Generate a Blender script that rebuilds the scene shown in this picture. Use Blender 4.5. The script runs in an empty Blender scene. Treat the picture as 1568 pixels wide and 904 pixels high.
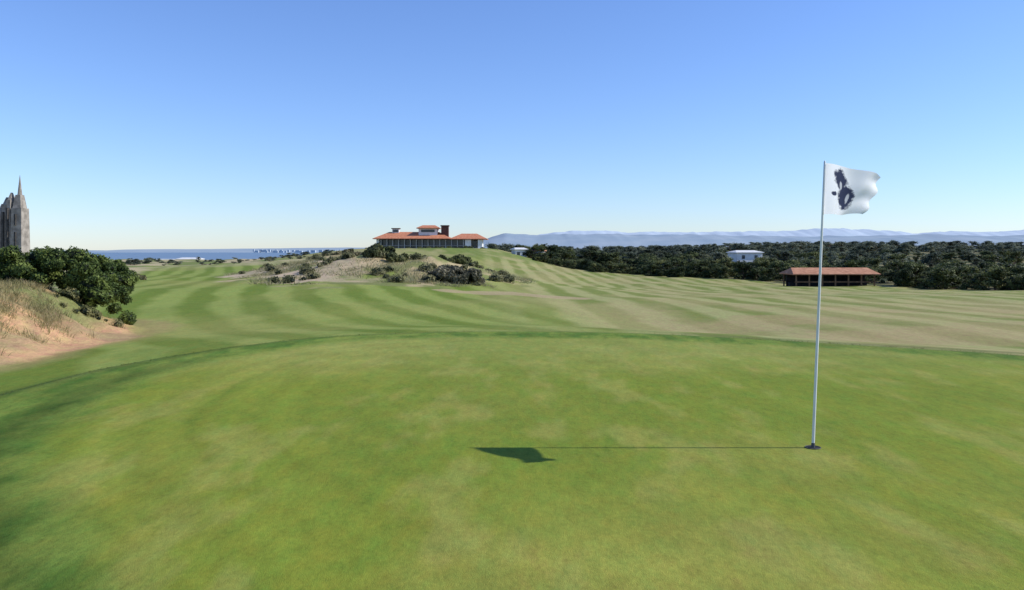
import bpy, math, random
import numpy as np
rng=np.random.default_rng(7); random.seed(7)
sc=bpy.context.scene
EYE=1.473
# ------------------------------------------------------------------ utils
def ss(a,b,x):
    t=np.clip((x-a)/(b-a),0,1); return t*t*(3-2*t)
def inv(a,bb,x): return 1-ss(a,bb,x)
def _h(ix,iy,s):
    n=(ix.astype(np.int64)*374761393+iy.astype(np.int64)*668265263+s*974711)&0xffffffff
    n=((n^(n>>13))*1274126177)&0xffffffff
    n=n^(n>>16)
    return (n&0xffffff)/float(0xffffff)
def vn(x,y,s=0):
    x=np.asarray(x,float); y=np.asarray(y,float)
    ix=np.floor(x); iy=np.floor(y); fx=x-ix; fy=y-iy
    fx=fx*fx*(3-2*fx); fy=fy*fy*(3-2*fy)
    a=_h(ix,iy,s); b=_h(ix+1,iy,s); c=_h(ix,iy+1,s); d=_h(ix+1,iy+1,s)
    return (a*(1-fx)+b*fx)*(1-fy)+(c*(1-fx)+d*fx)*fy
def fbm(x,y,s=0,o=4):
    r=0;a=.5;t=0
    x=np.asarray(x,float); y=np.asarray(y,float)
    for i in range(o):
        r=r+a*vn(x,y,s+i*17); t+=a; a*=.5; x,y=x*1.62-y*1.22+3.1, x*1.22+y*1.62+7.7
    return r/t
def smoothpoly(P,n=4):
    P=np.array(P,float); out=[]; N=len(P)
    for i in range(N):
        p0,p1,p2,p3=P[i-1],P[i],P[(i+1)%N],P[(i+2)%N]
        for k in range(n):
            t=k/n
            out.append(0.5*((2*p1)+(-p0+p2)*t+(2*p0-5*p1+4*p2-p3)*t*t+(-p0+3*p1-3*p2+p3)*t**3))
    return np.array(out)
def sd_full(P,X,Y):
    d=np.full(X.shape,1e18); ins=np.zeros(X.shape,bool); N=len(P)
    for i in range(N):
        ax,ay=P[i]; bx,by=P[(i+1)%N]; ex,ey=bx-ax,by-ay
        t=np.clip(((X-ax)*ex+(Y-ay)*ey)/(ex*ex+ey*ey),0,1)
        d=np.minimum(d,(X-ax-t*ex)**2+(Y-ay-t*ey)**2)
        if abs(ey)>1e-12:
            c=((ay>Y)!=(by>Y))&(X<ex*(Y-ay)/ey+ax); ins^=c
    d=np.sqrt(d); return np.where(ins,-d,d)
def sd(P,X,Y):
    X=np.asarray(X,float); Y=np.asarray(Y,float); sh=X.shape
    X=X.ravel(); Y=Y.ravel(); c=P.mean(0); r0=np.sqrt(((P-c)**2).sum(1)).max()
    out=np.hypot(X-c[0],Y-c[1])-r0*.8; m=out<r0*.2+14
    if m.any(): out[m]=sd_full(P,X[m],Y[m])
    return out.reshape(sh)
PL=smoothpoly([(-5.6,0),(-5.4,4),(-5.1,7.9),(-4.8,10.6),(-3.3,13.3),(-1,14.3),(1.5,14.2),(3.2,13.6),(5.2,12.4),(7.1,11.1),(9,9),(10.5,5),(10,0),(6,-4),(0,-5),(-4,-4)])
PG=smoothpoly([(-1.7,3.4),(-2.8,4.8),(-3.6,6.3),(-3.9,8),(-3.9,10),(-3.0,12.3),(-1,13.4),(1.5,13.4),(3,12.8),(5,11.7),(6.6,10.4),(8.3,8.3),(9.5,5),(9,0),(5,-3),(1,-2),(-0.5,1),(-1.0,2.2)])
PB=smoothpoly([(-7.0,11),(-7.4,13.5),(-7.8,16.5),(-8.6,19.0),(-10,21),(-12.5,22.5),(-20,24),(-32,25),(-32,3),(-14,5),(-9.0,8)])
def H(X,Y):
    X=np.asarray(X,float); Y=np.asarray(Y,float)
    dL=sd(PL,X,Y); dB=sd(PB,X,Y)
    z=-0.12*ss(0,0.7,dL)*(1-.75*np.exp(-((X-.3)/2.6)**2))
    z=z-(0.35+0.4*ss(-7,1,X))*ss(0.3,10,dL)*ss(5,14,Y)
    R=ss(-4,14,X)
    lf=ss(-9,-2,X+12+Y*0.3)
    z=z-ss(22,95,Y)*(0.75*(1-R)+1.95*R)*lf
    z=z-0.6*ss(22,60,Y)*(1-lf)
    z=z+0.20*(fbm(X/6,Y/8,3,2)-.5)*2*ss(1,12,dL)
    z=z+np.maximum(0,1.05*ss(0,2.6,-dB)+0.45*(fbm(X/1.1,Y/1.1,5)-.5)*ss(0,1.0,-dB))
    nz=fbm(X/5,Y/7,9)
    e=((X+9)/8.5)**2+((Y-64)/15)**2
    z=z+1.8*np.exp(-e**1.3)*(0.45+1.1*nz)
    e2=((X+17.5)/5)**2+((Y-76)/12)**2
    z=z+1.3*np.exp(-e2)*(.5+fbm(X/3,Y/4,19))
    e3=((X+19)/26)**2+((Y-190)/64)**2
    z=z+np.minimum(4.3*np.exp(-e3),2.95)*(1+0.10*(fbm(X/9,Y/14,4)-.5))
    far=ss(110,170,Y)*ss(-5,25,-X-0.12*Y)
    z=z+far*(0.0+1.2*(fbm(X/16,Y/12,12)-.5))
    z=z+ss(200,600,Y)*ss(0.0,0.45,X/np.maximum(Y,1))*5.0+ss(160,500,Y)*ss(-0.1,0.1,X/np.maximum(Y,1))*0.2
    c=-X-0.12*Y
    z=z-26*ss(205,360,Y)*ss(0,60,c)-26*ss(0,400,-X-230)*ss(-200,200,Y)*(1-ss(205,360,Y)*ss(0,60,c))
    return z
def hz(x,y): return float(H(np.array([x]),np.array([y]))[0])
def new_obj(name,me,parent=None):
    o=bpy.data.objects.new(name,me); sc.collection.objects.link(o)
    if parent: o.parent=parent
    return o
def mesh_np(name,V,F,mat=None,col=None,smooth=False):
    V=np.asarray(V,np.float32); F=np.asarray(F,np.int32); k=F.shape[1]
    me=bpy.data.meshes.new(name)
    me.vertices.add(len(V)); me.vertices.foreach_set('co',V.ravel())
    me.loops.add(F.size); me.loops.foreach_set('vertex_index',F.ravel())
    me.polygons.add(len(F)); me.polygons.foreach_set('loop_start',np.arange(0,F.size,k,dtype=np.int32))
    me.polygons.foreach_set('loop_total',np.full(len(F),k,np.int32))
    me.polygons.foreach_set('use_smooth',np.full(len(F),smooth))
    if col is not None:
        a=me.color_attributes.new('Col','FLOAT_COLOR','POINT'); a.data.foreach_set('color',np.asarray(col,np.float32).ravel())
    me.update(calc_edges=True)
    if mat: me.materials.append(mat)
    return me
# ------------------------------------------------------------------ materials
def nmat(name):
    m=bpy.data.materials.new(name); m.use_nodes=True; nt=m.node_tree
    return m,nt,nt.nodes['Principled BSDF']
def noise_mat(name,c1,c2,scale=5,rough=.8,bump=0,spec=.3,detail=4,metal=0):
    m,nt,b=nmat(name); N=nt.nodes; L=nt.links
    tc=N.new('ShaderNodeTexCoord'); n=N.new('ShaderNodeTexNoise'); n.inputs['Scale'].default_value=scale; n.inputs['Detail'].default_value=detail
    r=N.new('ShaderNodeValToRGB'); r.color_ramp.elements[0].position=.35; r.color_ramp.elements[1].position=.65
    r.color_ramp.elements[0].color=(*c1,1); r.color_ramp.elements[1].color=(*c2,1)
    L.new(tc.outputs['Object'],n.inputs['Vector']); L.new(n.outputs['Fac'],r.inputs['Fac']); L.new(r.outputs['Color'],b.inputs['Base Color'])
    b.inputs['Roughness'].default_value=rough; b.inputs['Specular IOR Level'].default_value=spec; b.inputs['Metallic'].default_value=metal
    if bump:
        bp=N.new('ShaderNodeBump'); bp.inputs['Strength'].default_value=bump; bp.inputs['Distance'].default_value=.02
        L.new(n.outputs['Fac'],bp.inputs['Height']); L.new(bp.outputs['Normal'],b.inputs['Normal'])
    return m
def leaf_mat(name,trans=.25):
    m,nt,b=nmat(name); N=nt.nodes; L=nt.links
    a=N.new('ShaderNodeAttribute'); a.attribute_name='Col'
    oi=N.new('ShaderNodeObjectInfo'); hs=N.new('ShaderNodeHueSaturation')
    r1=N.new('ShaderNodeMapRange'); r1.inputs[3].default_value=.455; r1.inputs[4].default_value=.515; L.new(oi.outputs['Random'],r1.inputs[0]); L.new(r1.outputs[0],hs.inputs['Hue'])
    r2=N.new('ShaderNodeMapRange'); r2.inputs[3].default_value=2.1; r2.inputs[4].default_value=.75; L.new(oi.outputs['Random'],r2.inputs[0]); L.new(r2.outputs[0],hs.inputs['Value'])
    L.new(a.outputs['Color'],hs.inputs['Color'])
    src=hs.outputs[0] if name=='tree_foliage' else a.outputs['Color']
    b.inputs['Roughness'].default_value=.65; b.inputs['Specular IOR Level'].default_value=.25
    L.new(src,b.inputs['Base Color'])
    t=N.new('ShaderNodeBsdfTranslucent'); L.new(src,t.inputs['Color'])
    mx=N.new('ShaderNodeMixShader'); mx.inputs[0].default_value=trans
    L.new(b.outputs[0],mx.inputs[1]); L.new(t.outputs[0],mx.inputs[2]); L.new(mx.outputs[0],N['Material Output'].inputs[0])
    return m
LEAF=leaf_mat('foliage'); BLADE=leaf_mat('grass_blades',.35); TLEAF=leaf_mat('tree_foliage')
m,nt,b=nmat('turf_and_sand'); N=nt.nodes; L=nt.links
at=N.new('ShaderNodeAttribute'); at.attribute_name='Col'
tc=N.new('ShaderNodeTexCoord')
def noi(scale,detail=3,rough=.6,sx=1,sy=1,rot=0):
    mp=N.new('ShaderNodeMapping'); mp.inputs['Scale'].default_value=(sx,sy,1); mp.inputs['Rotation'].default_value=(0,0,rot)
    L.new(tc.outputs['Object'],mp.inputs['Vector'])
    n=N.new('ShaderNodeTexNoise'); n.inputs['Scale'].default_value=scale; n.inputs['Detail'].default_value=detail; n.inputs['Roughness'].default_value=rough
    L.new(mp.outputs[0],n.inputs['Vector']); return n
def mth(op,a,bv,clamp=False):
    x=N.new('ShaderNodeMath'); x.operation=op; x.use_clamp=clamp
    for i,v in enumerate((a,bv)):
        if isinstance(v,(int,float)): x.inputs[i].default_value=v
        else: L.new(v,x.inputs[i])
    return x.outputs[0]
n1=noi(40,4,.75,sy=.55,rot=.15); n2=noi(12,5,.75,sy=.40,rot=.35); n3=noi(150,2,.6); n4=noi(3.4,6,.74,sy=.38,rot=-.3); n6=noi(.5,5,.72,sy=.6)
amp=at.outputs['Alpha']
def cen(n,k): return mth('MULTIPLY',mth('SUBTRACT',n.outputs['Fac'],.5),k)
s=mth('ADD',cen(n1,2.8),cen(n2,2.8)); s=mth('ADD',s,cen(n3,1.6)); s=mth('ADD',s,cen(n4,1.6)); s=mth('ADD',s,cen(n6,1.0))
s=mth('MULTIPLY',s,amp); s=mth('ADD',s,1.0); s=mth('MAXIMUM',s,.25)
vm=N.new('ShaderNodeVectorMath'); vm.operation='SCALE'; L.new(at.outputs['Color'],vm.inputs[0]); L.new(s,vm.inputs['Scale'])
hs=N.new('ShaderNodeHueSaturation'); L.new(vm.outputs[0],hs.inputs['Color'])
n5=noi(5,7,.8,sy=.45,rot=.1); L.new(mth('ADD',cen(n5,.17),.5),hs.inputs['Hue'])
L.new(hs.outputs[0],b.inputs['Base Color']); b.inputs['Roughness'].default_value=.9; b.inputs['Specular IOR Level'].default_value=.06
bp=N.new('ShaderNodeBump'); bp.inputs['Strength'].default_value=.4; bp.inputs['Distance'].default_value=.010
L.new(mth('ADD',n1.outputs['Fac'],n3.outputs['Fac']),bp.inputs['Height']); L.new(bp.outputs[0],b.inputs['Normal'])
GROUND=m
# ------------------------------------------------------------------ ground sheet
fine=np.radians(np.linspace(-40,40,1000)); coarse=np.radians(np.linspace(40,320,150))[1:-1]
ang=np.concatenate([fine,coarse]); na=len(ang)
rad=np.concatenate([[0.3,1.0,1.8],np.geomspace(2.4,60,320),np.geomspace(60,4500,250)[1:]]); nr=len(rad)
A,Rr=np.meshgrid(ang,rad); X=Rr*np.sin(A); Y=Rr*np.cos(A); Z=H(X,Y)
dL=sd(PL,X,Y); dG=sd(PG,X,Y); dB=sd(PB,X,Y)
def C(*c): return np.array(c,float)
def mix(a,bb,t): return a*(1-t[...,None])+bb*t[...,None]
one=np.ones(X.shape)
nA=fbm(X/1.3,Y/2.6,21); nB=fbm(X/.30,Y/.8,22); nC=fbm(X/5,Y/9,23); nD=fbm(X/.9,Y/1.8,24); nE=fbm(X/.5,Y/.8,25)
wob=(fbm(X/3,Y/3,31)-.5); wob2=(fbm(X/1.0,Y/3,32)-.5)
u=(X+0.30*Y)+1.0*np.sin(Y/15)-5.0*np.exp(-np.maximum(Y-13,0)/9)
st=np.clip(.5+.95*np.sin(u*math.pi/1.15+wob*1.4)+wob2*1.5,0,1)
fl=mix(mix(C(.135,.185,.028)*one[...,None],C(.225,.270,.062),st),C(.31,.28,.09),ss(.45,.8,nC)*.4)
fl=mix(fl,C(.12,.175,.025),ss(.5,.7,nA)*.35*inv(18,34,Y))
u2=X+0.035*Y
st2=np.clip(.5+1.1*np.sin(u2*math.pi/1.35+wob*1.2)+wob2*1.5,0,1)
fr=mix(mix(C(.170,.200,.046)*one[...,None],C(.305,.300,.115),st2),C(.37,.30,.14),ss(.42,.62,fbm(X/4,Y/8,33,6))*.45)
Rw=ss(-1.5,5,X+0.06*Y-1)
col=mix(fl,fr,Rw)
alp=.26*one
dry=ss(.40,.56,fbm(X/3,Y/3,35,6))*ss(3,8,X)*ss(15,20,Y)*(1-ss(30,42,Y))
col=mix(col,C(.35,.26,.13),dry*.5)
rough=mix(C(.17,.19,.06)*one[...,None],C(.40,.32,.17),ss(.42,.62,nA))
em=((X+9)/10)**2+((Y-62)/18)**2
em2=((X+17.5)/7.5)**2+((Y-78)/18)**2
mm=np.maximum(inv(.8,1.15,em+wob*2.2),inv(.85,1.15,em2+wob*1.8))
col=mix(col,rough,mm)
sandp=mm*ss(.48,.58,fbm(X/2.5,Y/4,44))*inv(-14,-5,X)
col=mix(col,C(.52,.40,.27),sandp*.85)
tn=inv(.7,1.1,((X+0.0)/4.2)**2+((Y-41)/3.5)**2+wob*2.2)
col=mix(col,C(.38,.29,.16),tn*.8)
fld=ss(95,135,Y+wob*30)*ss(0,10,-X-0.19*Y+8)
lefr=ss(0,3,(-X-0.42*Y-2.5)+wob*3)*ss(18,26,Y)
lefr=np.maximum(lefr,fld)
col=mix(col,mix(C(.17,.20,.06)*one[...,None],C(.40,.33,.19),ss(.4,.60,fbm(X/5,Y/9,51))),lefr)
hill=inv(.9,1.5,((X+19)/28)**2+((Y-190)/60)**2)*ss(115,140,Y)
col=mix(col,mix(C(.15,.19,.045)*one[...,None],C(.31,.28,.12),ss(.4,.62,fbm(X/5,Y/12,53))),hill*.8)
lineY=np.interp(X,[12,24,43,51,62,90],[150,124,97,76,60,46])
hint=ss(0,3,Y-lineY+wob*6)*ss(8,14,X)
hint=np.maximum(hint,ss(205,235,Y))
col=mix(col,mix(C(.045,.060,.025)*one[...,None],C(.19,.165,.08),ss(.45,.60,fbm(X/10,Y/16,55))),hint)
bm=ss(-.1,.3,-dB+wob*1.6)
bc=mix(C(.50,.30,.155)*one[...,None],C(.34,.235,.12),ss(.42,.62,nD))
bc=mix(bc,C(.19,.20,.07),ss(.46,.58,nA)*ss(.5,1.4,-dB))
bc=mix(bc,C(.14,.12,.055),ss(.52,.64,nE)*ss(.3,1.4,-dB)*.8)
col=mix(col,bc,bm)
ap=inv(0,.7,dB+wob*1.5)*(1-bm)*ss(8,10,Y)
col=mix(col,C(.33,.25,.11),ap*.6)
bk=ss(1,3,dL)*inv(4,9,Y)
col=mix(col,C(.15,.20,.04),bk*.8)
cc=mix(C(.085,.150,.022)*one[...,None],C(.155,.215,.036),ss(.3,.7,fbm(X/.22,Y/.5,61)))
cc=mix(cc,C(.20,.245,.048),ss(.5,.75,nA)*.6)
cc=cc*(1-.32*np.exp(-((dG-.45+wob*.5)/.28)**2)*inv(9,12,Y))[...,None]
cc=cc*(1+.08*np.sin(dG*math.pi/.27+wob*2)*ss(-.2,.4,dG))[...,None]
cm=inv(-.08,.12,dL)
col=mix(col,cc,cm); alp=alp*(1-cm)+.36*cm
gc=mix(C(.185,.225,.028)*one[...,None],C(.245,.255,.046),ss(.3,.7,nA))
gc=mix(gc,C(.155,.205,.026),ss(.48,.75,nC)*.6)
gc=mix(gc,C(.29,.28,.068),ss(.5,.75,nB)*.5)
gc=mix(gc,C(.26,.285,.080),ss(8.5,12.5,Y)*.45)
ring=np.exp(-((dG+1.0+.25*wob)/.05)**2)+np.exp(-((dG+1.28+.2*wob)/.04)**2)*.7
gc=gc*(1-C(.14,.08,.12)*(ring*inv(-2.6,-1.6,X)*ss(5.5,7,Y)*inv(10,11.5,Y))[...,None])
arc=np.sin(dG*2*math.pi/.46+wob*3)*inv(-1.5,1.5,X)*ss(-3.2,-1.8,dG)
gc=gc*(1+.045*arc)[...,None]
gs2=np.sin((Y+X*.16)*math.pi/.55+wob*5); gc=gc*(1+.045*gs2*ss(.35,.6,nA))[...,None]
gs=np.sin((X*.94+Y*.34)*math.pi/.62+wob*3); gc=gc*(1+.03*gs)[...,None]
gm=inv(-.22,.22,dG+wob*.8)
col=mix(col,gc,gm); alp=alp*(1-gm)+.28*gm
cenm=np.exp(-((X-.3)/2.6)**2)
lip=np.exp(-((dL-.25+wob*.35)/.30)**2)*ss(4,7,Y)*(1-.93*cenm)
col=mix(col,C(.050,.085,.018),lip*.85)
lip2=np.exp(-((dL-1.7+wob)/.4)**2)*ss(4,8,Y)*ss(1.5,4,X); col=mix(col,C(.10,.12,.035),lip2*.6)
alp=np.where(bm>.3,.36,alp)
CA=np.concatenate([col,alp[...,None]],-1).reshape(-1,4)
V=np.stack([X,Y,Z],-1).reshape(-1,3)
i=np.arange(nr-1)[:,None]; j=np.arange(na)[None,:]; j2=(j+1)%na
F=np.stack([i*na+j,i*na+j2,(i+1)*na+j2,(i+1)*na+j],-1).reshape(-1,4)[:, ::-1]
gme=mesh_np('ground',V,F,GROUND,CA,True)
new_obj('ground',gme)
# sea
m,nt_,b_=nmat('sea_water'); b_.inputs['Base Color'].default_value=(.15,.22,.29,1); b_.inputs['Roughness'].default_value=.5
nn=nt_.nodes.new('ShaderNodeTexNoise'); nn.inputs['Scale'].default_value=.02; bb=nt_.nodes.new('ShaderNodeBump'); bb.inputs['Strength'].default_value=.6; bb.inputs['Distance'].default_value=6
tcx=nt_.nodes.new('ShaderNodeTexCoord'); nt_.links.new(tcx.outputs['Object'],nn.inputs['Vector']); nt_.links.new(nn.outputs['Fac'],bb.inputs['Height']); nt_.links.new(bb.outputs[0],b_.inputs['Normal'])
a=np.linspace(0,2*math.pi,129)[:-1]
rr=[200,1000,5000,15000,45000]
V=np.concatenate([np.stack([r*np.cos(a),r*np.sin(a),np.full(128,-20.)],-1) for r in rr])
i=np.arange(4)[:,None]; j=np.arange(128)[None]; F=np.stack([i*128+j,(i+1)*128+j,(i+1)*128+(j+1)%128,i*128+(j+1)%128],-1).reshape(-1,4)
new_obj('sea',mesh_np('sea',V,F,m))
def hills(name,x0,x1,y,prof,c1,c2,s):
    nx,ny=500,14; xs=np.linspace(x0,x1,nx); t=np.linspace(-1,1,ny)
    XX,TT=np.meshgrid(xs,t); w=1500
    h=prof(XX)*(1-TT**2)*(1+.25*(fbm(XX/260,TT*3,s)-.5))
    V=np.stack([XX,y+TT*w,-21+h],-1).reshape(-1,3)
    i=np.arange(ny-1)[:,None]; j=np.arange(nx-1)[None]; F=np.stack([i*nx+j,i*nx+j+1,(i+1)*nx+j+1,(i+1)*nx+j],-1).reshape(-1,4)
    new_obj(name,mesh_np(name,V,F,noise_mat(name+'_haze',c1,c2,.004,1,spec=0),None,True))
def p1(x): return 30+ss(-700,0,x)*138*(.62+.62*fbm(x/700+3,x*0,71,5))+ss(-3400,-1400,x)*16
def p2(x): return 40+ss(-1500,1500,x)*310*(.65+.6*fbm(x/1700,x*0,77,5))
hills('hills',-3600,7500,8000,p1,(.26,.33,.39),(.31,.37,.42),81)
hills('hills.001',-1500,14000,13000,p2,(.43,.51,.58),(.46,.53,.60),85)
# ------------------------------------------------------------------ foliage tools
def leaf_quads(P,Nrm,size,colr,aspect=.55,seed=1):
    r=np.random.default_rng(seed); n=len(P)
    d=Nrm+r.normal(0,.7,(n,3)); d/=np.linalg.norm(d,axis=1)[:,None]
    t=r.normal(0,1,(n,3)); t-=d*(t*d).sum(1)[:,None]; t/=np.linalg.norm(t,axis=1)[:,None]
    b=np.cross(d,t); s=size*(.6+.8*r.random(n))[:,None]
    V=np.stack([P-t*s,P-b*s*aspect+t*s*.1,P+t*s,P+b*s*aspect+t*s*.1],1).reshape(-1,3)
    F=np.arange(4*n).reshape(-1,4)
    Cc=np.repeat(np.concatenate([colr,np.ones((n,1))],1),4,0)
    return V,F,Cc
def blob_leaves(blobs,n,size,ca,cb,seed,inner=.62,rough=.25,gap=.36):
    r=np.random.default_rng(seed); B=np.array(blobs,float)
    w=(B[:,3]*B[:,4])**1.0; k=r.choice(len(B),n,p=w/w.sum())
    d=r.normal(0,1,(n,3)); d/=np.linalg.norm(d,axis=1)[:,None]
    bump=1+rough*2*(fbm(d[:,0]*2.6+k*7.3,d[:,1]*2.6+d[:,2]*2.2,seed,3)-.5)
    rr=(inner+(1-inner)*r.random(n)**.6)*bump
    P=B[k,:3]+d*rr[:,None]*np.stack([B[k,3],B[k,3],B[k,4]],1)
    g=fbm(P[:,0]/size*.16+9,P[:,2]/size*.16+P[:,1]/size*.12,seed+5,3)
    keep=g>gap; P=P[keep]; d=d[keep]
    cl=np.clip((fbm(P[:,0]/size*.12,P[:,1]/size*.12+P[:,2]/size*.15,seed+9,3)-.3)*2.2+r.normal(0,.18,len(P)),0,1)
    colr=np.array(ca)*(1-cl[:,None])+np.array(cb)*cl[:,None]
    return leaf_quads(P,d,size,colr,seed=seed)
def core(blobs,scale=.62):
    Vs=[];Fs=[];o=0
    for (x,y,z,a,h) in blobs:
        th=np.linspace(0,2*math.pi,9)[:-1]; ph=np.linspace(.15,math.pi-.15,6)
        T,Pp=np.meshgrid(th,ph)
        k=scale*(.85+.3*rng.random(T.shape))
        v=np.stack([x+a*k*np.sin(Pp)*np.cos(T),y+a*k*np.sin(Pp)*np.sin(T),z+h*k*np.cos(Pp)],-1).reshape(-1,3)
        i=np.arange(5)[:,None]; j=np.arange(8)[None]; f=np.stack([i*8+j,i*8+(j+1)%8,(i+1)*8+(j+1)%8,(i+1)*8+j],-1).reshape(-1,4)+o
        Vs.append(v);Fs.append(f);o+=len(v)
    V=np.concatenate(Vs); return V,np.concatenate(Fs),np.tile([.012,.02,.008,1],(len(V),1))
def limb(p,q,r0,r1,n=6):
    p=np.array(p,float); q=np.array(q,float); d=q-p; d/=np.linalg.norm(d)
    a=np.cross(d,[.3,.9,.1]); a/=np.linalg.norm(a); b=np.cross(d,a)
    t=np.linspace(0,2*math.pi,n+1)[:-1]; c=np.cos(t)[:,None]*a+np.sin(t)[:,None]*b
    V=np.concatenate([p+c*r0,q+c*r1]); j=np.arange(n); F=np.stack([j,(j+1)%n,(j+1)%n+n,j+n],-1)
    return V,F,np.tile([.10,.075,.05,1],(2*n,1))
def merge(parts):
    Vs=[];Fs=[];Cs=[];o=0
    for v,f,c in parts: Vs.append(v);Fs.append(f+o);Cs.append(c);o+=len(v)
    return np.concatenate(Vs),np.concatenate(Fs),np.concatenate(Cs)
DK=(.028,.042,.016); MD=(.105,.128,.042)
def shrub(name,blobs,n,size,ca,cb,seed,cs=.66,gap=.36,rough=.25):
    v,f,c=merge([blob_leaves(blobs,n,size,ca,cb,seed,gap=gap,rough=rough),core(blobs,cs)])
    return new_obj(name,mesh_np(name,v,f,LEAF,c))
bl=[]
r=random.Random(3)
topz=[(-17.5,1.66),(-14,1.66),(-12.4,1.58),(-11.6,1.64),(-11.0,1.74),(-10.4,1.76),(-9.9,1.66),(-9.55,1.50),(-9.25,1.22),(-8.9,.90)]
tx=[t[0] for t in topz]; tz=[t[1] for t in topz]
for k in range(420):
    x=r.uniform(-17,-9.0); y=18.3+r.uniform(-.7,1.2)
    g=hz(x,y); top=np.interp(x,tx,tz)-r.uniform(0,.14)-abs(y-18.6)*.12; a=r.uniform(.10,.27)
    f=r.random()**.7
    zc=max(g+a*.4,(g+.10)*(1-f)+(top-a*.8)*f)
    bl.append((x,y,zc,a,a*.8))
shrub('coastal_hedge',bl,210000,.030,(.045,.075,.016),(.185,.235,.055),11,.74,.34,.4)
def dune_shrub(name,x0,x1,y,hgt,n,ca,cb,seed,size=.085):
    r=random.Random(seed); b=[]
    for k in range(int((x1-x0)*4.4)+3):
        x=r.uniform(x0,x1); yy=y+r.uniform(-1,1)*min(1,(x1-x0)/2); e=1-abs((x-(x0+x1)/2)/((x1-x0)/2))**2
        a=hgt*r.uniform(.22,.5)*(.45+.55*e); b.append((x,yy,hz(x,yy)+a*.6*r.uniform(.6,1.6),a,a*.85))
    return shrub(name,b,n,size,ca,cb,seed,.6)
OL=(.06,.065,.026); OLb=(.24,.21,.11)
dune_shrub('dune_shrub',-5.2,-1.7,50,1.45,16000,(.08,.08,.05),(.33,.29,.19),21)
dune_shrub('dune_shrub.001',-10.6,-7.4,56,1.0,9000,(.06,.075,.028),(.20,.20,.08),22)
dune_shrub('dune_shrub.002',-15.5,-12,66,.8,6000,OL,OLb,23)
dune_shrub('dune_shrub.003',-6.5,-2.5,66,1.1,7000,(.05,.065,.022),(.16,.17,.06),24)
dune_shrub('dune_shrub.004',-21.5,-17.5,88,.9,6000,OL,OLb,25,.11)
dune_shrub('dune_shrub.005',-33,-29.5,64,1.1,8000,OL,OLb,26,.1)
dune_shrub('dune_shrub.006',-13,-9.5,60,.6,5000,OL,OLb,27)
bl=[]; r=random.Random(44)
for k in range(340):
    x=r.uniform(-15,-8.6); y=r.uniform(13.4,17.8)
    if x>-9.4 and y<15.6: continue
    a=r.uniform(.05,.18); g=hz(x,y)
    if fbm(np.array([x/1.3]),np.array([y/1.3]),92)[0]<.46: continue
    bl.append((x,y,g+a*.45,a,a*.8))
shrub('bank_scrub',bl,70000,.017,(.10,.11,.035),(.34,.31,.14),45,.6,.4,.4)
bl=[]; r=random.Random(46)
while len(bl)<130:
    x=r.uniform(-24,0); y=r.uniform(46,96)
    e=min(((x+9)/10)**2+((y-62)/18)**2,((x+17.5)/7.5)**2+((y-78)/18)**2)
    if e>1.05: continue
    a=r.uniform(.12,.42); bl.append((x,y,hz(x,y)+a*.4,a*1.3,a*.8))
shrub('dune_scrub',bl,32000,.06,(.07,.08,.03),(.28,.26,.13),47,.6,.38)
# ------------------------------------------------------------------ trees
def tree_mesh(name,seed,ht=5.0,ca=DK,cb=MD,n=4200):
    r=random.Random(seed); parts=[limb((0,0,-.6),(r.uniform(-.2,.2),r.uniform(-.2,.2),ht*.45),.17,.11)]
    b=[]
    for k in range(r.randint(14,20)):
        an=r.uniform(0,6.28); z=ht*r.uniform(.2,.86); d=r.uniform(.15,1)*ht*.40*(1.15-z/ht*.55)
        a=ht*r.uniform(.10,.19); x=d*math.cos(an); y=d*math.sin(an)
        b.append((x,y,z,a,a*.8)); parts.append(limb((0,0,ht*.2),(x,y,z),.07,.025,5))
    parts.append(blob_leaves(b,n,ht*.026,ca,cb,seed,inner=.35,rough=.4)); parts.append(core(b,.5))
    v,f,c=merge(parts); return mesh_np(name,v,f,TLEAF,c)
TM=[tree_mesh('pine_crown_%d'%k,100+k) for k in range(6)]
TF=[tree_mesh('far_crown_%d'%k,200+k,ca=(.060,.078,.056),cb=(.145,.165,.098),n=2200) for k in range(4)]
def empty(name,loc=(0,0,0)):
    e=bpy.data.objects.new(name,None); e.empty_display_size=.5; e.location=loc; sc.collection.objects.link(e); return e
def scatter(parent,meshes,pts,hmin,hmax,seed,wide=1.0):
    r=random.Random(seed); P=np.array(pts); Zs=H(P[:,0],P[:,1])
    for k,(p,z) in enumerate(zip(pts,Zs)):
        o=new_obj('tree_%d'%k,r.choice(meshes),parent); s=(hmin+(hmax-hmin)*r.random()**1.6)/5.0
        o.location=(p[0],p[1],z-.15*s*5); o.scale=(s*r.uniform(.9,1.4)*wide,s*r.uniform(.9,1.3)*wide,s); o.rotation_euler=(0,0,r.uniform(0,6.28))
r=random.Random(5)
def lY(x): return float(np.interp(x,[12,24,43,51,62,90],[150,124,97,76,60,46]))
e=empty('distant_trees')
pts=[]
while len(pts)<360:
    x=r.uniform(24,95); y0=lY(x); y=y0+2+r.random()**1.4*45
    if 30<x<45 and y<102: continue
    if x>45 and y<76: y+=3
    pts.append((x,y))
scatter(e,TM,pts,1.5,4.0,1,1.25)
e=empty('distant_trees.001'); pts=[]
for k in range(250):
    y=r.uniform(165,310); x=r.uniform(.02,.66)*y
    if x<10 and y<215: y+=60
    pts.append((x-5,y))
scatter(e,TM+TF,pts,1.8,5.4,2,1.3)
e=empty('distant_trees.002'); pts=[]
for k in range(600):
    y=r.uniform(320,720); x=y*r.uniform(-.03,.74); pts.append((x,y))
scatter(e,TF,pts,2.6,8.0,3,1.8)
e=empty('shrub_belt'); pts=[]
for k in range(80):
    t=r.random(); pts.append((5+t*21+r.uniform(-1,1),162-t*42+r.uniform(-4,9)))
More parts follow.
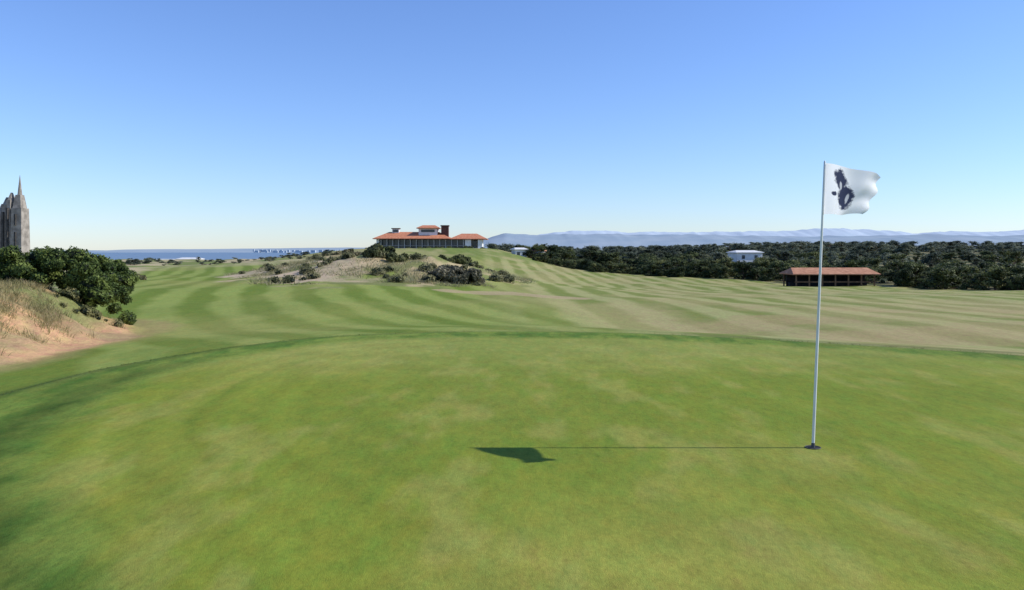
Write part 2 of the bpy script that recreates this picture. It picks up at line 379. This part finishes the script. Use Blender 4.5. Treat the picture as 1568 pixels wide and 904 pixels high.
for k in range(14): pts.append((r.uniform(2,9),r.uniform(175,200)))
scatter(e,TM,pts,.9,2.6,4,1.3)
e=empty('coastal_scrub'); pts=[]
for k in range(90):
    y=r.uniform(120,205); pts.append((-y*r.uniform(.22,.5),y))
scatter(e,TF,pts,.4,1.1,6,2.0)
# ------------------------------------------------------------------ tufts
def tufts(name,pts,bl_per,hgt,w,ca,cb,seed,spread=.1):
    r=np.random.default_rng(seed); P=np.repeat(np.array(pts,float),bl_per,0); n=len(P)
    off=r.normal(0,spread,(n,2)); X=P[:,0]+off[:,0]; Y=P[:,1]+off[:,1]; Z=H(X,Y)-.02
    hs_=np.repeat(.5+.9*r.random(len(pts)),bl_per)
    h=hgt*hs_*(.5+.7*r.random(n)); a=r.uniform(0,6.28,n); lean=r.uniform(.05,.6,n)
    dx=np.cos(a)*lean*h+off[:,0]*.8; dy=np.sin(a)*lean*h+off[:,1]*.8
    sa=r.uniform(0,6.28,n); sx=np.cos(sa)*w; sy=np.sin(sa)*w
    B=np.stack([X,Y,Z],1); S=np.stack([sx,sy,0*sx],1)
    M=B+np.stack([dx*.35,dy*.35,h*.6],1); T=B+np.stack([dx,dy,h],1)
    V=np.stack([B-S,B+S,M+S*.7,M-S*.7, M-S*.7,M+S*.7,T+S*.1,T-S*.1],1).reshape(-1,3)
    F=np.arange(8*n).reshape(-1,4)
    tt=np.repeat(r.random(len(pts)),bl_per); t=np.clip(tt*.7+r.random(n)*.4,0,1)[:,None]; cc=np.array(ca)*(1-t)+np.array(cb)*t
    Cc=np.concatenate([np.repeat(cc,8,0),np.ones((8*n,1))],1)
    return new_obj(name,mesh_np(name,V,F,BLADE,Cc))
g_=np.random.default_rng(8)
cand=np.stack([g_.uniform(-17,-7,9000),g_.uniform(9,22,9000)],1)
dd=sd(PB,cand[:,0],cand[:,1]); kp=(dd<-.4-g_.random(9000)*1.3); nn_=fbm(cand[:,0]/1.2,cand[:,1]/1.2,90)
kp&=(nn_>.45)|(dd<-2.0); cand=cand[kp][:2800]
tufts('dune_grass',cand,24,.13,.0055,(.18,.19,.06),(.48,.38,.20),31,.08)
c1=[]; r=random.Random(77)
for k in range(1500):
    a=r.uniform(0,6.28); d=r.random()**.5*1.1
    c1.append((-9+9.5*d*math.cos(a),62+17*d*math.sin(a)))
for k in range(600):
    a=r.uniform(0,6.28); d=r.random()**.5*1.1
    c1.append((-17.5+7*d*math.cos(a),78+18*d*math.sin(a)))
c1=np.array(c1); kp=fbm(c1[:,0]/3,c1[:,1]/4,91)>.5; c1=c1[kp]
tufts('dune_grass.001',c1,16,.22,.02,(.15,.17,.06),(.44,.38,.22),32,.28)
pts=[]
seg=[(PL[k],PL[(k+1)%len(PL)]) for k in range(len(PL))]
for a_,b_2 in seg:
    if a_[1]>5:
        L_=np.linalg.norm(b_2-a_)
        for k in range(int(L_*75)):
            p=a_+(b_2-a_)*r.random()+np.array([r.gauss(0,.18),r.gauss(0,.18)])
            if r.random()<1.05*math.exp(-((p[0]-.3)/2.6)**2): continue
            pts.append(p)
pts=np.array(pts); d_=sd(PL,pts[:,0],pts[:,1]); pts=pts[(d_>.02)&(d_<.55)]
tufts('fringe_grass',pts,12,.030,.004,(.06,.10,.02),(.17,.21,.04),33,.05)
# ------------------------------------------------------------------ buildings
class MB:
    def __init__(s): s.v=[];s.f=[]
    def box(s,x0,x1,y0,y1,z0,z1):
        o=len(s.v); s.v+=[(x,y,z) for z in(z0,z1) for y in(y0,y1) for x in(x0,x1)]
        s.f+=[tuple(o+i for i in q) for q in((0,2,3,1),(4,5,7,6),(0,1,5,4),(2,6,7,3),(0,4,6,2),(1,3,7,5))]
    def hip(s,x0,x1,y0,y1,z0,z1,inx,thick=.15):
        ym=(y0+y1)/2; o=len(s.v)
        s.v+=[(x0,y0,z0),(x1,y0,z0),(x1,y1,z0),(x0,y1,z0),(x0,y0,z0+thick),(x1,y0,z0+thick),(x1,y1,z0+thick),(x0,y1,z0+thick),(x0+inx,ym,z1),(x1-inx,ym,z1)]
        s.f+=[tuple(o+i for i in q) for q in((0,3,2,1),(0,1,5,4),(1,2,6,5),(2,3,7,6),(3,0,4,7),(4,5,9,8),(5,6,9),(6,7,8,9),(7,4,8))]
    def prism(s,pts,z0,z1,top=1.0):
        n=len(pts);o=len(s.v); cx=sum(p[0] for p in pts)/n; cy=sum(p[1] for p in pts)/n
        s.v+=[(p[0],p[1],z0) for p in pts]+[(cx+(p[0]-cx)*top,cy+(p[1]-cy)*top,z1) for p in pts]
        s.f+=[tuple(o+k for k in range(n))[::-1],tuple(o+n+k for k in range(n))]+[(o+k,o+(k+1)%n,o+n+(k+1)%n,o+n+k) for k in range(n)]
    def obj(s,name,mat,parent):
        me=bpy.data.meshes.new(name); me.from_pydata(s.v,[],s.f); me.materials.append(mat); me.update()
        return new_obj(name,me,parent)
TILE=noise_mat('terracotta_tiles',(.42,.15,.07),(.60,.25,.13),2.5,.8,.4)
TILE2=noise_mat('weathered_tiles',(.34,.15,.08),(.50,.25,.14),2.0,.8,.4)
WHITE=noise_mat('white_render',(.66,.65,.62),(.78,.77,.74),1.2,.85)
GLASS=noise_mat('dark_glazing',(.02,.03,.04),(.05,.065,.08),.6,.15,spec=.6)
BRICK=noise_mat('dark_brick',(.07,.035,.03),(.14,.07,.05),3,.9)
STONE=noise_mat('tower_stone',(.20,.175,.145),(.38,.335,.28),1.3,.95,.5)
DARK=noise_mat('shadowed_opening',(.012,.012,.014),(.03,.03,.03),2,.9)
DSTONE=noise_mat('recessed_stone',(.05,.045,.04),(.10,.09,.08),2,.9)
WOOD=noise_mat('timber',(.10,.06,.035),(.2,.12,.07),4,.8)
PAINT=noise_mat('painted_posts',(.30,.29,.27),(.42,.41,.39),3,.8)
cy=190.; gz=hz(-19,186)
club=empty('clubhouse',(-19.2,cy,gz-.15))
b=MB(); b.box(-13,12.6,-3.6,6,-2.5,.35); b.box(-12.6,-12.0,-3.2,5.4,.35,2.5); b.box(11.2,12.2,-3.2,5.4,.35,2.4); b.box(8.2,9.6,-3.2,5.4,.35,2.4); b.box(-12,8.2,.2,5.4,.35,2.5); b.box(9.6,11.2,-.5,5.4,.35,2.4); b.obj('walls',WHITE,club)
b=MB(); b.box(-13.3,12.9,-3.9,-3.61,-2.5,.10); b.obj('terrace_base',BRICK,club)
b=MB(); b.box(-11.95,8.15,-2.2,.19,.36,2.35); b.box(9.62,11.18,-1.6,-.51,.9,2.1); b.obj('windows',GLASS,club)
b=MB()
for k in range(15): x=-11.6+k*1.38; b.box(x,x+.18,-3.3,-3.14,.35,2.45)
b.box(-12.5,8.3,-3.38,-3.31,.95,1.02)
b.obj('veranda_posts',PAINT,club)
b=MB(); b.hip(-13.4,4.9,-3.9,6,2.52,4.3,3.2); b.hip(4.5,13.4,-3.6,5.8,2.45,3.9,2.6); b.hip(-3.4,2.0,-2.0,3.2,5.05,5.9,1.2); b.obj('roof',TILE,club)
b=MB(); b.box(-2.9,1.5,-1.5,2.7,3.2,5.04); b.box(-9.4,-7.8,.2,1.8,3.3,5.0);b.obj('clerestory',WHITE,club)
b=MB(); b.box(-2.3,.9,-1.56,-1.51,4.2,4.8); b.box(-9.2,-8.0,.14,.19,4.2,4.8); b.obj('clerestory_windows',GLASS,club)
b=MB(); b.box(2.4,4.1,-1.2,.8,3.0,5.6); b.box(2.25,4.25,-1.35,.95,5.6,5.85); b.box(-9.6,-7.6,0,2,5.0,5.2); b.obj('chimney',BRICK,club)
bl=[]; r=random.Random(9)
for k in range(60):
    x=r.uniform(-36,-3); y=r.uniform(176,184); a=r.uniform(.2,.5)
    if fbm(np.array([x/3]),np.array([y/3]),93)[0]<.48: continue
    bl.append((x,y,hz(x,y)+a*.4,a*1.4,a*.7))
shrub('terrace_shrubs',bl,14000,.12,(.05,.065,.025),(.17,.18,.07),48,.6)
sx,sy=37.8,95.; gz=hz(sx,sy)
hut=empty('open_shelter',(sx,sy,gz)); hut.rotation_euler=(0,0,.04)
b=MB(); b.hip(-5.2,5.2,-2.2,2.2,1.45,2.25,.6,.1); b.obj('roof',TILE2,hut)
b=MB()
for k in range(7): x=-4.8+k*1.55; b.box(x,x+.14,-1.95,-1.81,-.3,1.45)
for k in range(7): x=-4.8+k*1.55; b.box(x,x+.14,1.81,1.95,-.3,1.45)
b.box(-4.9,4.9,-1.93,-1.85,.55,.68); b.obj('posts',WOOD,hut)
b=MB(); b.box(-4.8,4.8,.9,1.05,-.3,1.4); b.box(-4.7,4.7,.2,.8,-.2,.45); b.obj('back_wall_and_bench',DARK,hut)
def house(x,y,w,d,zb,h,rh,wallm,roofm,rot=0):
    e=empty('white_house',(x,y,zb)); e.rotation_euler=(0,0,rot)
    b=MB(); b.box(-w/2,w/2,-d/2,d/2,-5,h); b.obj('walls',wallm,e)
    b=MB(); b.hip(-w/2-.3,w/2+.3,-d/2-.3,d/2+.3,h+.01,h+rh,w*.18); b.obj('roof',roofm,e)
    b=MB(); n=max(2,int(w/2.5))
    for k in range(n):
        xx=-w/2+(k+.5)*w/n; b.box(xx-.35,xx+.35,-d/2-.05,-d/2-.003,h-1.3,h-.5)
    b.obj('windows',GLASS,e)
GREYR=noise_mat('pale_roof',(.6,.6,.58),(.72,.71,.68),1,.8)
house(1.6,178,2.6,3,-.1,1.6,.5,WHITE,GREYR,.3); house(6.0,180,2.6,3,-.3,1.5,.5,WHITE,TILE2,-.2)
house(52.6,180,6,5,-.6,1.4,.6,WHITE,GREYR,.15)
house(-84,208,5.5,4,-2.4,1.4,.5,WHITE,GREYR,.1); house(-91,210,6.5,4,-2.6,1.2,.5,WHITE,GREYR,-.1)
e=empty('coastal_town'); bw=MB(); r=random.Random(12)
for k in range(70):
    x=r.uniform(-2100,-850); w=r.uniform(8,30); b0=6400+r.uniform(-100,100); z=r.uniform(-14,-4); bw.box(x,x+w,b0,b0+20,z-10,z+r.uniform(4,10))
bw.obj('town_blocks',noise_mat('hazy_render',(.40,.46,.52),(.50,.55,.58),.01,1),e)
tw=empty('stone_tower',(-75.9,120,hz(-75,120)))
def rect(x0,x1,y0,y1): return [(x0,y0),(x1,y0),(x1,y1),(x0,y1)]
top=12.75-tw.location.z
b=MB()
b.prism(rect(.9,2.75,-1.2,1.2),-1,top-5.0,.80)
b.prism(rect(1.15,2.4,-.8,.8),top-5.0,top-3.0,.6)
b.prism([(1.78+.33*math.cos(t*math.pi/4),.33*math.sin(t*math.pi/4)) for t in range(8)],top-3.0,top,.06)
for k,(x0,x1,zt) in enumerate([(.25,.88,top-2.9),(-.45,.23,top-3.6),(-1.15,-.47,top-4.6),(-1.9,-1.17,top-5.4),(-2.7,-1.92,top-6.2),(-3.6,-2.72,top-7.0)]):
    b.prism(rect(x0,x1,-.9,.9),-1,zt-.9,.93); b.prism(rect(x0+.05,x1-.05,-.7,.7),zt-.9,zt+.25,.25)
b.obj('masonry',STONE,tw)
b=MB()
for x0,z0,z1 in [(.42,1.5,top-5),(-.25,1.5,top-5.6),(-1.0,1.5,top-6),(-1.7,1.5,top-6.6),(-2.5,1.5,top-7.2),(1.62,top-7.6,top-5.9),(1.62,2,top-8.6)]:
    b.box(x0,x0+.24,-1.21,-.8,z0,z1)
b.obj('lancet_openings',DSTONE,tw)
# ------------------------------------------------------------------ flagstick
PX,PY=2.240,5.93
fs=empty('golf_flagstick',(PX,PY,0.004))
def tube(name,pts,rads,mat,parent,n=20):
    Vv=[]
    t=np.linspace(0,2*math.pi,n+1)[:-1]
    for p,rr_ in zip(pts,rads):
        Vv.append(np.stack([p[0]+rr_*np.cos(t),p[1]+rr_*np.sin(t),np.full(n,p[2])],1))
    V=np.concatenate(Vv); k=len(pts); i=np.arange(k-1)[:,None]; j=np.arange(n)[None]
    F=np.stack([i*n+j,i*n+(j+1)%n,(i+1)*n+(j+1)%n,(i+1)*n+j],-1).reshape(-1,4)
    me=mesh_np(name,V,F,mat,None,True); return new_obj(name,me,parent)
lean=(0.088,0.0)
def pp(z): return (lean[0]*z/2.13,0,z)
POLE=noise_mat('white_fibreglass',(.66,.66,.62),(.78,.78,.75),6,.4,spec=.4)
tube('pole',[pp(-.09),pp(.05),pp(1.0),pp(1.6),pp(2.125),pp(2.135)],[.0112,.0112,.0100,.0085,.0075,.002],POLE,fs)
tube('ferrule',[pp(-.005),pp(.03),pp(.034)],[.0135,.0135,.0114],noise_mat('ferrule',(.05,.05,.05),(.1,.1,.1),20,.4),fs)
tube('cup_rim',[(0,0,.0),(0,0,.003),(0,0,.003),(0,0,-.002)],[.058,.056,.052,.051],noise_mat('cup_edge',(.05,.05,.03),(.12,.12,.08),40,.7),fs,40)
n=40; t=np.linspace(0,2*math.pi,n+1)[:-1]
me=bpy.data.meshes.new('cup'); me.from_pydata([(.052*math.cos(a),.052*math.sin(a),.0005) for a in t],[],[tuple(range(n))]); me.materials.append(DARK); new_obj('cup',me,fs)
m,nt,bs=nmat('flag_cloth'); N=nt.nodes; L=nt.links
uv=N.new('ShaderNodeUVMap'); sep=N.new('ShaderNodeSeparateXYZ'); L.new(uv.outputs[0],sep.inputs[0])
U,Vv_=sep.outputs[0],sep.outputs[1]
nz=N.new('ShaderNodeTexNoise'); nz.inputs['Scale'].default_value=9; nz.inputs['Detail'].default_value=5; nz.inputs['Roughness'].default_value=.7; L.new(uv.outputs[0],nz.inputs['Vector'])
def ell(cx,cy_,a,b_,shear=0):
    du=mth('ADD',mth('SUBTRACT',U,cx),mth('MULTIPLY',mth('SUBTRACT',Vv_,cy_),shear))
    q=mth('ADD',mth('POWER',mth('ABSOLUTE',mth('DIVIDE',du,a),0),2),mth('POWER',mth('ABSOLUTE',mth('DIVIDE',mth('SUBTRACT',Vv_,cy_),b_),0),2))
    q=mth('ADD',q,mth('MULTIPLY',mth('SUBTRACT',nz.outputs['Fac'],.5),2.4))
    return mth('MULTIPLY',mth('SUBTRACT',1.0,q),2.2,True)
e1=ell(.34,.70,.15,.25,.25); e2=ell(.50,.40,.19,.32,.25); e3=ell(.20,.42,.07,.05); e4=ell(.36,.60,.04,.10,.3); e5=ell(.56,.36,.03,.12)
msk=mth('MAXIMUM',mth('MAXIMUM',e1,e2),e3); msk=mth('SUBTRACT',msk,mth('MULTIPLY',mth('MAXIMUM',e4,e5),.6),True)
mx=N.new('ShaderNodeMix'); mx.data_type='RGBA'; mx.inputs[6].default_value=(.86,.86,.88,1); mx.inputs[7].default_value=(.045,.052,.095,1); L.new(msk,mx.inputs[0])
L.new(mx.outputs[2],bs.inputs['Base Color']); bs.inputs['Roughness'].default_value=.7
tr=N.new('ShaderNodeBsdfTranslucent'); L.new(mx.outputs[2],tr.inputs['Color']); ms=N.new('ShaderNodeMixShader'); ms.inputs[0].default_value=.6
L.new(bs.outputs[0],ms.inputs[1]); L.new(tr.outputs[0],ms.inputs[2]); L.new(ms.outputs[0],N['Material Output'].inputs[0])
nu,nv=40,28; vs=[];uvs=[]
for jv in range(nv):
    v=jv/(nv-1)
    for iu in range(nu):
        uu=iu/(nu-1)
        zt=2.115-.14*uu**1.2; zb=1.735-.02*uu
        z=zb+(zt-zb)*v
        ex=.235*uu*(1-.58*(1-v)**1.2); ey=-.42*uu*(1-.12*(1-v))
        wv=.032*math.sin(uu*8+v*1.9)*uu**.6+.016*math.sin(uu*15-v*4)*uu
        x=ex+.87*wv+lean[0]*z/2.13; y=ey+.45*wv
        x+=.016*math.sin(v*13)*uu**3
        vs.append((x+.008,y,z+.010*math.sin(uu*9+v)*uu)); uvs.append((uu,v))
fc=[(j*nu+i,j*nu+i+1,(j+1)*nu+i+1,(j+1)*nu+i) for j in range(nv-1) for i in range(nu-1)]
me=bpy.data.meshes.new('flag'); me.from_pydata(vs,[],fc); ul=me.uv_layers.new(name='UVMap')
for lp in me.loops: ul.data[lp.index].uv=uvs[lp.vertex_index]
me.materials.append(m)
for p in me.polygons: p.use_smooth=True
new_obj('flag',me,fs)
# ------------------------------------------------------------------ sky, sun, camera
EL=38.8
w=bpy.data.worlds.new('World'); sc.world=w; w.use_nodes=True; nt=w.node_tree; N=nt.nodes; L=nt.links
sky=N.new('ShaderNodeTexSky'); sky.sky_type='NISHITA'; sky.sun_disc=False; sky.sun_elevation=math.radians(EL); sky.sun_rotation=math.radians(90)
sky.altitude=0; sky.air_density=1.1; sky.dust_density=.1; sky.ozone_density=2.5
vm=N.new('ShaderNodeVectorMath'); vm.operation='MULTIPLY'; vm.inputs[1].default_value=(.87,1.05,1.50)
L.new(sky.outputs[0],vm.inputs[0]); L.new(vm.outputs[0],N['Background'].inputs['Color']); N['Background'].inputs['Strength'].default_value=.12
sl=bpy.data.lights.new('sun','SUN'); sl.energy=4.7; sl.angle=math.radians(.5); sl.color=(1,.96,.88)
so=bpy.data.objects.new('sun',sl); so.rotation_euler=(0,math.radians(90-EL),0); so.location=(30,0,30); sc.collection.objects.link(so)
cam=bpy.data.cameras.new('camera'); cam.sensor_width=36; cam.lens=36*1220/1568; cam.shift_y=-69/1568; cam.clip_start=.05; cam.clip_end=80000
co=bpy.data.objects.new('camera',cam); co.location=(0,0,EYE); co.rotation_euler=(math.radians(90),0,0); sc.collection.objects.link(co); sc.camera=co
sc.view_settings.view_transform='Standard'; sc.view_settings.look='None'; sc.view_settings.exposure=0
print('polys',len(gme.polygons),'hill',hz(-19,190),'mound',hz(-9.5,62),'green',hz(PX,PY))
